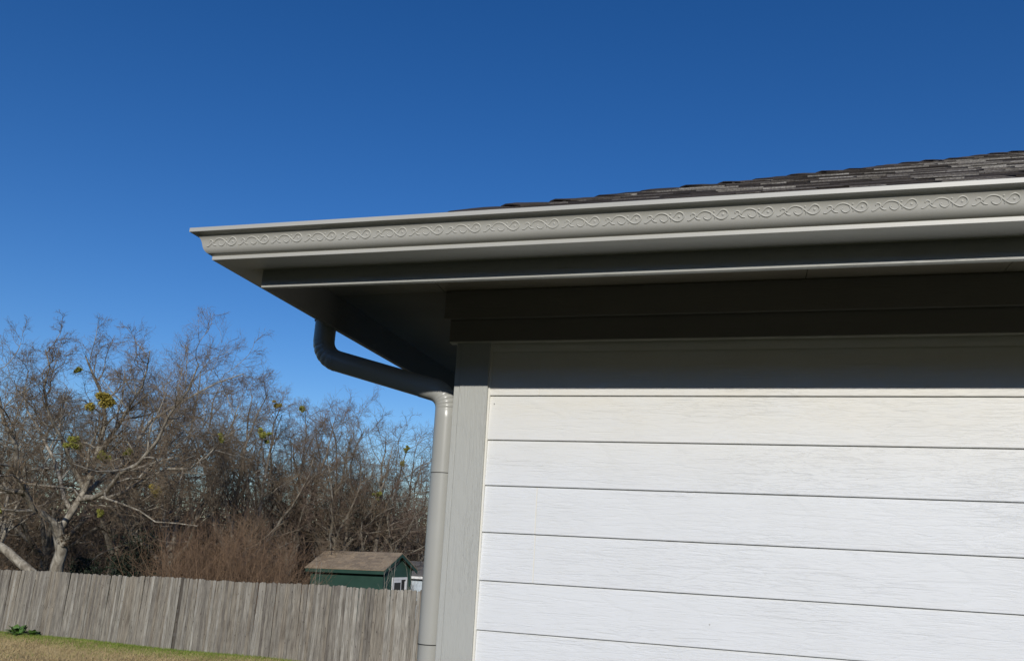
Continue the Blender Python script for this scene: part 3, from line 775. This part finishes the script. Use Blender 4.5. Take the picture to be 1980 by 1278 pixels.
# ---- brush belt behind the fence (nobody could count its stems)
def brush(seed, n, xs, deps, hs, mat, name, label, cat, n2=6, n3=5, lean=0.25, rad=0.010, top=None, kind='stuff'):
    rng = np.random.default_rng(seed)
    qx = rng.uniform(xs[0], xs[1], n); dep = rng.uniform(deps[0], deps[1], n)
    dep = np.where((qx > 575) & (dep < 34.5), dep*0+rng.uniform(34.5, 39, n), dep) if kind == 'stuff' else dep   # the shed stands there
    base = np.array([px(a, 1100, b) for a, b in zip(qx, dep)]); base[:, 2] = ground_z(base[:, 0], base[:, 1])-0.05
    h = rng.uniform(hs[0], hs[1], n)
    if top is not None: h *= np.interp(qx, top[0], top[1])
    K = 6; P = np.empty((n, K, 3)); P[:, 0] = base
    d = np.stack([rng.normal(0, lean, n), rng.normal(0, lean, n), np.ones(n)], 1); d /= np.linalg.norm(d, axis=1, keepdims=True)
    for k in range(1, K):
        d = d + rng.normal(0, 0.12, (n, 3)); d /= np.linalg.norm(d, axis=1, keepdims=True); P[:, k] = P[:, k-1] + d*(h/(K-1))[:, None]
    R = rad*rng.uniform(0.6, 1.5, n)[:, None]*np.linspace(1, .3, K)[None]
    g_ = [(P, R, 4)]
    P2, R2 = grow(rng, P, R, n2, 0.1, 38, 0.42, 4, 0.16, 0.08, 0.6, 0.004); g_.append((P2, R2, 3))
    if n3:
        P3, R3 = grow(rng, P2, R2, n3, 0.1, 40, 0.55, 3, 0.16, 0.05, 0.6, 0.003); g_.append((P3, R3, 3))
    c0 = base.mean(0); V, F_ = join_tubes(g_)
    o = obj(name, mesh_np(name, V-c0, F_, mat)); o.location = c0
    return tag(o, label, cat, None, kind)
brush(301, 520, (-120, 900), (28, 38), (1.6, 3.4), M['brush'], 'brush_thicket', 'tangled brown undergrowth of bare stems filling the wood behind the fence', 'undergrowth', 7, 6, 0.3)
brush(302, 420, (-160, 950), (42, 56), (2.4, 4.4), M['brush'], 'far_brush_thicket', 'dense dark brown undergrowth at the back of the wood', 'undergrowth', 7, 4, 0.3, 0.02)
for i, (xa, xb, h0, h1) in enumerate([(305, 410, 2.5, 3.7), (400, 505, 2.7, 3.9), (490, 572, 2.2, 3.1)]):
    labs = ['red-brown twiggy shrub behind the fence below the pale tree\'s right-hand limb', 'tallest red-brown twiggy shrub, between the other two behind the fence', 'red-brown twiggy shrub behind the fence beside the green shed']
    o = brush(320+i, 80, (xa, xb), (23.6, 26.2), (h0, h1), M['red_twig'], 'twiggy_shrub', labs[i], 'shrub', 7, 5, 0.16, 0.009, kind=None); o['group'] = 'red-brown shrubs behind the fence'

def leaf_cloud(rng, n, centre, radii, size, shell=0.0):
    u = rng.normal(size=(n, 3)); u /= np.linalg.norm(u, axis=1, keepdims=True)
    r = (shell + (1-shell)*rng.random(n))**(1/2.2)
    P = centre + u*r[:, None]*radii
    a = rng.normal(size=(n, 3)); a /= np.linalg.norm(a, axis=1, keepdims=True)
    b = np.cross(a, rng.normal(size=(n, 3))); b /= np.linalg.norm(b, axis=1, keepdims=True)
    s = size*rng.uniform(0.6, 1.4, n)[:, None]
    V = np.stack([P-a*s, P+b*s*0.5, P+a*s, P-b*s*0.5], 1).reshape(-1, 3)
    return V, np.arange(4*n).reshape(n, 4)
def multi_cloud(seed, cl, size):
    rng = np.random.default_rng(seed); Vs, Fs, n = [], [], 0
    for c, rad, cnt in cl:
        V, F_ = leaf_cloud(rng, cnt, np.array(c), np.array(rad), size); Vs.append(V); Fs.append(F_+n); n += len(V)
    return np.concatenate(Vs), np.concatenate(Fs)
rw = random.Random(78); cl = []
for i in range(120):
    P = px(-180 + i*9.2 + rw.uniform(-8, 8), 1100, rw.uniform(62, 86)); gz = float(ground_z(P[0], P[1])); hh = rw.uniform(2.6, 3.9)
    cl.append(((P[0], P[1], gz+hh*0.85), (rw.uniform(2.2, 3.4), rw.uniform(1.5, 2.5), hh), 330))
V, F_ = multi_cloud(405, cl, 0.21); c0 = V.mean(0)
o = obj('far_wood', mesh_np('far_wood', V-c0, F_, M['dead_leaf'])); o.location = c0
tag(o, 'far brown wood closing the view behind the bare trees', 'wood', None, 'stuff')
rl = random.Random(77); cl = []
for i in range(190):
    qx = rl.uniform(-150, 930); dep = rl.uniform(42, 58) if i % 3 else rl.uniform(58, 80); P = px(qx, 1100, dep); gz = float(ground_z(P[0], P[1])); hh = rl.uniform(1.5, 2.7)
    cl.append(((P[0], P[1], gz+hh), (rl.uniform(1.2, 2.4)*(1 if dep < 58 else 1.5), rl.uniform(1.0, 2.0), hh*(1 if dep < 58 else 1.35)), 380))
V, F_ = multi_cloud(401, cl, 0.115); c0 = V.mean(0)
o = obj('dead_leaf_undergrowth', mesh_np('dead_leaf_undergrowth', V-c0, F_, M['dead_leaf'])); o.location = c0
tag(o, 'brown dead-leaved undergrowth low at the back of the wood', 'undergrowth', None, 'stuff')
cl = []
for i in range(40):
    qx = rl.uniform(-120, 900); dep = rl.uniform(29, 40) if qx < 560 else rl.uniform(36, 42); P = px(qx, 1100, dep); gz = float(ground_z(P[0], P[1])); hh = rl.uniform(0.6, 1.5)
    cl.append(((P[0], P[1], gz+hh), (rl.uniform(.8, 1.6), rl.uniform(.7, 1.2), hh), 200))
V, F_ = multi_cloud(402, cl, 0.06); c0 = V.mean(0)
o = obj('leaf_litter_brush', mesh_np('leaf_litter_brush', V-c0, F_, M['dead_leaf'])); o.location = c0
tag(o, 'withered brown leaves hanging in the undergrowth behind the fence', 'undergrowth', None, 'stuff')
# dark evergreens
for i, (qx, dep, w, h) in enumerate([(165, 28.5, 0.8, 1.35), (232, 28.0, 0.9, 1.45), (282, 28.6, 0.8, 1.2), (250, 31, 1.6, 2.0)]):
    P = px(qx, 1100, dep); gz = float(ground_z(P[0], P[1]))
    root = empty('evergreen_shrub', (P[0], P[1], gz), ['small dark evergreen shrub beside the pale tree trunk behind the fence', 'rounded dark evergreen shrub between the trunk and the red-brown shrubs', 'dark evergreen shrub touching the red-brown shrubs', 'larger dark evergreen shrub deep behind the pale tree'][i], 'shrub', 'dark evergreen shrubs')
    rng = np.random.default_rng(500+i); cl = [((rng.uniform(-w, w)*.6, rng.uniform(-w, w)*.5, h*rng.uniform(.45, 1.35)), (w*.55, w*.5, h*.5), 420) for _ in range(7)]
    V, F_ = multi_cloud(510+i, cl, 0.05); obj('foliage', mesh_np('foliage', V, F_, M['dark_leaf']), root)
    V, Fc = tube([(0, 0, -.1), (0.05, 0, h*.5), (0, .05, h*1.2)], [0.04, 0.03, 0.015], 6); mbb = MB(); mbb.poly(V, Fc); mbb.build('stem', M['bark_dark'], root, True)

# ---- mistletoe: hung on the nearest limb
ALL = np.concatenate(ALLP); APX = np.stack(to_px(ALL.T if False else ALL), 1) if False else np.stack([W_PX/2 + F_PX*((ALL-CAM)@RIGHT)/((ALL-CAM)@FWD), H_PX/2 - F_PX*((ALL-CAM)@UP)/((ALL-CAM)@FWD)], 1)
mis = [(240, 765, 19, 1), (150, 709, 7, 0), (152, 852, 15, 0), (218, 885, 12, 0), (310, 950, 14, 1), (262, 873, 9, 0), (8, 1022, 22, 0), (540, 783, 8, 1), (524, 832, 11, 0), (425, 842, 7, 0), (605, 772, 7, 0), (777, 892, 6, 0), (792, 878, 5, 0), (735, 952, 8, 0), (196, 1012, 7, 0)]
for i, (qx, qy, rpx, gold) in enumerate(mis):
    lim_ = N_T1 if qx < 480 else len(ALL)
    dd = np.hypot(APX[:lim_, 0]-qx, APX[:lim_, 1]-qy); ok = np.where(dd < max(14, dd.min()+0.01))[0]
    dep = ((ALL[ok]-CAM)@FWD); j = ok[np.argmin(dep + dd[ok]*0.4)]; P = ALL[j]; dz = (P-CAM)@FWD; r = rpx/F_PX*dz*(1.0 if i == 0 else 0.85)
    rng = np.random.default_rng(700+i)
    subs = [((0, 0, 0), (r*.8, r*.8, r*.7), int(120+rpx*18))] + [(tuple(rng.normal(0, r*0.55, 3)), (r*.5, r*.5, r*rng.uniform(.3, .55)), int(40+rpx*7)) for _ in range(5)]
    V, F_ = multi_cloud(720+i, subs, 0.042)
    o = obj('mistletoe', mesh_np('mistletoe', V, F_, M['mistletoe_gold'] if gold else M['mistletoe'])); o.location = P - FWD*(r*0.6 + (0.9 if i == 0 else 0.2))
    if i == 0: tag(o, 'largest round golden mistletoe clump high in the pale tree crown', 'mistletoe', 'mistletoe clumps')
    elif i == 6: tag(o, 'wide yellow mistletoe mass low in the pale tree, above the broken limb', 'mistletoe', 'mistletoe clumps')
    elif gold: tag(o, 'small golden mistletoe clump in bare branches', 'mistletoe', 'mistletoe clumps')
    else: tag(o, 'yellow-green mistletoe tuft in bare branches', 'mistletoe', 'mistletoe clumps')

# ------------------------------------------------------------------ green shed
DS = 30.0; TH = math.radians(23.5); SL, SW = 3.54, 2.4
rh = np.array([RIGHT[0], RIGHT[1], 0]); rh /= np.linalg.norm(rh); fh = np.array([FWD[0], FWD[1], 0]); fh /= np.linalg.norm(fh)
Lx = rh*math.cos(TH) - fh*math.sin(TH)            # along the long wall, to the gable that shows
Gy = rh*math.sin(TH) + fh*math.cos(TH)            # away from the camera
cnr = px(745, 1103, DS)                           # eave corner
sh_rot = math.atan2(Lx[1], Lx[0])
ze = cnr[2]; zg = float(ground_z(cnr[0], cnr[1]))-0.05
shed = empty('garden_shed', (cnr[0], cnr[1], zg), 'dark green wooden shed with tan shingle roof standing behind the fence', 'shed')
shed.rotation_euler = (0, math.radians(-1.4), sh_rot)
EH = ze-zg                                         # eave height
# local frame: x along wall (gable at x=0), y away
OV = 0.14; RIDGE = 0.62
m = MB(); x0, x1 = -SL+OV, -0.12; y0, y1 = 0.16, SW-0.16; ym_ = SW/2
m.poly([(x0, y0, 0), (x1, y0, 0), (x1, y1, 0), (x0, y1, 0), (x0, y0, EH-.02), (x1, y0, EH-.02), (x1, y1, EH-.02), (x0, y1, EH-.02), (x0, ym_, EH+RIDGE-.08), (x1, ym_, EH+RIDGE-.08)],
       [(0, 1, 5, 4), (1, 2, 6, 9, 5), (2, 3, 7, 6), (3, 0, 4, 8, 7), (4, 5, 9, 8), (6, 7, 8, 9)])
m.build('wall', M['green'], shed)
for i in range(6):                                 # board battens on the gable
    yb_ = 0.30 + i*0.36
    if 1.0 < yb_ < 1.75: continue
    ht = EH + RIDGE*(1-abs(yb_-ym_)/ym_) - 0.12
    box_part('batten', (x1+0.001, yb_-.018, 0), (x1+0.016, yb_+.018, ht), M['green'], shed, 0)
box_part('fascia', (-SL, -0.03, EH-0.14), (0.0, -0.004, EH-0.012), M['green'], shed, 0.003)
def slope(sgn, name):
    m = MB(); ya, yb_ = (-0.05, ym_) if sgn < 0 else (SW+0.05, ym_)
    za, zb_ = EH-0.012, EH+RIDGE; t = 0.03
    m.hexa([(-SL-.03, ya, za), (0.04, ya, za), (0.04, yb_, zb_), (-SL-.03, yb_, zb_), (-SL-.03, ya, za+t), (0.04, ya, za+t), (0.04, yb_, zb_+t), (-SL-.03, yb_, zb_+t)])
    return m.build(name, M['shedroof'], shed)
sr = slope(-1, 'roof'); slope(1, 'roof')
rq = random.Random(9)
sl = math.hypot(ym_+0.05, RIDGE+0.012); uy, uz = (ym_+0.05)/sl, (RIDGE+0.012)/sl
for k in range(int(sl/0.14)):
    x = -SL-.03
    while x < 0.0:
        w = min(rq.choice([0.3, 0.36, 0.25]), 0.04-x); s_ = k*0.14; m = MB()
        yb_, zb_ = -0.05+uy*s_, EH-0.012+uz*s_+0.031; L2 = 0.15
        m.hexa([(0, 0, 0), (w-.006, 0, 0), (w-.006, uy*L2, uz*L2), (0, uy*L2, uz*L2), (0, -uz*.008, uy*.010), (w-.006, -uz*.008, uy*.010), (w-.006, uy*L2, uz*L2+.003), (0, uy*L2, uz*L2+.003)])
        o = m.build('shingle', M['shedroof'], sr); o.location = (x, yb_, zb_); x += w
# barge boards
for sgn in (-1, 1):
    m = MB(); ya = -0.03 if sgn < 0 else SW+0.03
    m.hexa([(0.005, ya, EH-.13), (0.03, ya, EH-.13), (0.03, ym_, EH+RIDGE-.125), (0.005, ym_, EH+RIDGE-.125), (0.005, ya, EH-.015), (0.03, ya, EH-.015), (0.03, ym_, EH+RIDGE-.004), (0.005, ym_, EH+RIDGE-.004)])
    m.build('barge_board', M['green'], shed)
# white door with a pane, standing ajar in its frame
def gp(qx, qy):      # local (y, z) on the gable plane for a pixel
    R3 = shed_m.inverted(); o_ = R3 @ Vector(CAM); d_ = (R3.to_3x3() @ Vector(ray(qx, qy))); t = (x1-o_[0])/d_[0]; h = o_+d_*t; return h[1], h[2]
bpy.context.view_layer.update(); shed_m = shed.matrix_world.copy()
ya, za = gp(758, 1116); yb_, _ = gp(786.5, 1116); zt = za
fr = box_part('door_frame', (x1+.002, ya, 0.05), (x1+.03, ya+.075, zt), M['white'], shed, 0.004)
box_part('door_frame', (x1+.002, yb_-.075, 0.05), (x1+.03, yb_, zt), M['white'], shed, 0.004)
box_part('door_frame', (x1+.002, ya+.076, zt-.09), (x1+.03, yb_-.076, zt), M['white'], shed, 0.004)
box_part('doorway', (x1+.0015, ya+.076, 0.05), (x1+.006, yb_-.076, zt-.091), M['dark'], shed, 0)
yd0 = ya+.08; yd1 = ya+(yb_-ya)*0.62
dr = box_part('door', (x1+.007, yd0, 0.06), (x1+.022, yd1, zt-.095), M['white'], shed, 0.004)
box_part('pane', (x1+.0225, yd0+.075, zt-.95), (x1+.026, yd1-.06, zt-.19), M['glass_dark'], dr, 0)
box_part('door_leaf_edge', (x1+.007, yb_-.15, 0.06), (x1+.02, yb_-.08, zt-.15), M['white'], shed, 0.004)

# ------------------------------------------------------------------ pale outbuilding beyond the shed
DO = 35.0; A = px(799, 1116, DO); zg2 = float(ground_z(A[0], A[1]))-0.05; eh = A[2]-zg2
ob = empty('outbuilding', (A[0], A[1], zg2), 'pale blue outbuilding with white eave and grey roof beside the green shed', 'outbuilding'); ob.rotation_euler = (0, 0, math.atan2(rh[1], rh[0])+0.02)
box_part('wall', (-0.3, 0.2, 0), (4.0, 3.2, eh-.02), M['paleblue'], ob, 0)
for i in range(10): box_part('siding_board', (-0.3, 0.188, 0.1+i*0.17), (4.0, 0.199, 0.1+i*0.17+0.155), M['paleblue'], ob, 0)
box_part('fascia', (-0.45, -0.03, eh-.05), (4.2, 0.0, eh+.06), M['white'], ob, 0.004)
m = MB(); rise = 0.62; m.hexa([(-.5, -.05, eh+.062), (4.25, -.05, eh+.062), (4.25, 1.7, eh+rise), (-.5, 1.7, eh+rise), (-.5, -.05, eh+.09), (4.25, -.05, eh+.09), (4.25, 1.7, eh+rise+.03), (-.5, 1.7, eh+rise+.03)]); m.build('roof', M['greyroof'], ob)
m = MB(); m.hexa([(-.5, 3.45, eh+.062), (-.5, 1.701, eh+rise), (4.25, 1.701, eh+rise), (4.25, 3.45, eh+.062), (-.5, 3.45, eh+.09), (-.5, 1.701, eh+rise+.03), (4.25, 1.701, eh+rise+.03), (4.25, 3.45, eh+.09)]); m.build('roof', M['greyroof'], ob)

# saplings in front of the shed
for i, (qx, top, dep) in enumerate([(752, 1080, 26), (764, 1068, 26.5), (745, 1105, 25.5), (790, 1100, 26), (797, 1108, 25.6), (620, 1085, 25), (604, 1075, 25.3)]):
    bs = gbase(qx, dep); zt_ = px(qx, top, dep)[2]; rg = random.Random(900+i); Ht = zt_-bs[2]
    P = resample(np.array([(0, 0, 0), (rg.uniform(-.1, .1), 0, Ht*.33), (rg.uniform(-.12, .12), .05, Ht*.66), (rg.uniform(-.15, .15), 0, Ht)]), 8)[None]; R_ = np.linspace(.012, .004, 8)[None]
    rng = np.random.default_rng(40+i); P2, R2 = grow(rng, P, R_, 4, .45, 28, .25, 5, .1, .15, .6, .004); P3, R3 = grow(rng, P2, R2, 2, .2, 35, .4, 4, .1, .1, .6, .003)
    V, F_ = join_tubes([(P, R_, 5), (P2, R2, 4), (P3, R3, 3)])
    o = obj('sapling', mesh_np('sapling', V, F_, M['pale_twig'])); o.location = bs
    tag(o, 'thin pale bare sapling in front of the green shed gable' if i < 5 else 'thin pale bare sapling at the end of the shed beside the red-brown shrub', 'sapling', 'saplings by the shed')

# ------------------------------------------------------------------ lawn grass and weeds
rng = np.random.default_rng(60)
def grass(n, mat, name, label, green):
    gxx = rng.uniform(-24, -4, n*3); dd = rng.random(n*3)**1.3*9.0        # distance in front of the fence
    yy = 14.25 - 0.193*gxx - dd - 0.03
    qx, qy = W_PX/2 + 0*gxx, 0
    zz = ground_z(gxx, yy)
    pw = (0.5+0.5*np.sin(gxx*1.7+np.sin(yy*1.3)*2))*0.35
    left = np.clip((-7-gxx)/5, 0, 1)
    pg = np.clip((1-dd/2.6), 0, 1)*left*0.95 + pw*0.2 + np.clip(1-dd/0.5, 0, 1)*0.4
    keep = (rng.random(n*3) < pg) if green else (rng.random(n*3) > pg*0.85)
    gxx, yy, zz = gxx[keep][:n], yy[keep][:n], zz[keep][:n]; k = len(gxx)
    h = rng.uniform(0.025, 0.075, k)*(1.15 if green else 1.0); a = rng.uniform(0, 2*np.pi, k); w = rng.uniform(0.003, 0.007, k)
    ln = rng.normal(0, 0.6, (k, 2))*h[:, None]
    B = np.stack([gxx, yy, zz-0.003], 1); side = np.stack([np.cos(a)*w, np.sin(a)*w, 0*a], 1); tip = B + np.stack([ln[:, 0], ln[:, 1], h], 1)
    V = np.stack([B-side, B+side, tip], 1).reshape(-1, 3); c = np.array([-13.0, 12.0, -0.9])
    o = obj(name, mesh_np(name, V-c, np.arange(3*k).reshape(k, 3), mat)); o.location = c
    tag(o, label, 'grass', None, 'stuff')
grass(150000, M['blade_dry'], 'dry_grass', 'short straw-coloured winter grass of the lawn', False)
grass(60000, M['blade_green'], 'green_grass', 'short green grass along the foot of the fence', True)
for i, (qx, qy, sc_) in enumerate([(34, 1226, .8), (52, 1222, 1.1), (72, 1221, 1.0), (92, 1225, .8)]):
    P0 = CAM; R_ = ray(qx, qy+4); t = 20.0
    for _ in range(60):
        Pq = CAM+R_*t; t += (Pq[2]-float(ground_z(Pq[0], Pq[1])))/max(1e-3, -R_[2])*0.7
    sF = (14.25-0.25-0.193*Pq[0])
    base = np.array([Pq[0], min(Pq[1], sF), 0]); base[2] = float(ground_z(base[0], base[1]))
    m = MB(); rg = random.Random(i)
    for k in range(22):
        a = rg.uniform(0, 2*math.pi); L_ = rg.uniform(.22, .45)*sc_; el = rg.uniform(.2, 1.1); w = L_*0.2
        d = np.array([math.cos(a)*math.cos(el), math.sin(a)*math.cos(el), math.sin(el)]); sd = np.array([-math.sin(a), math.cos(a), 0])
        p0 = d*0.01; p1 = d*L_*.55; p2 = d*L_ - np.array([0, 0, L_*.25])
        m.poly([p0-sd*w*.2, p0+sd*w*.2, p1+sd*w, p1-sd*w, p2], [(0, 1, 2, 3), (3, 2, 4)])
    o = m.build('weed_clump', M['weed']); o.location = base
    tag(o, 'low green broad-leaved weed growing at the foot of the fence', 'weed', 'weeds at the fence foot')
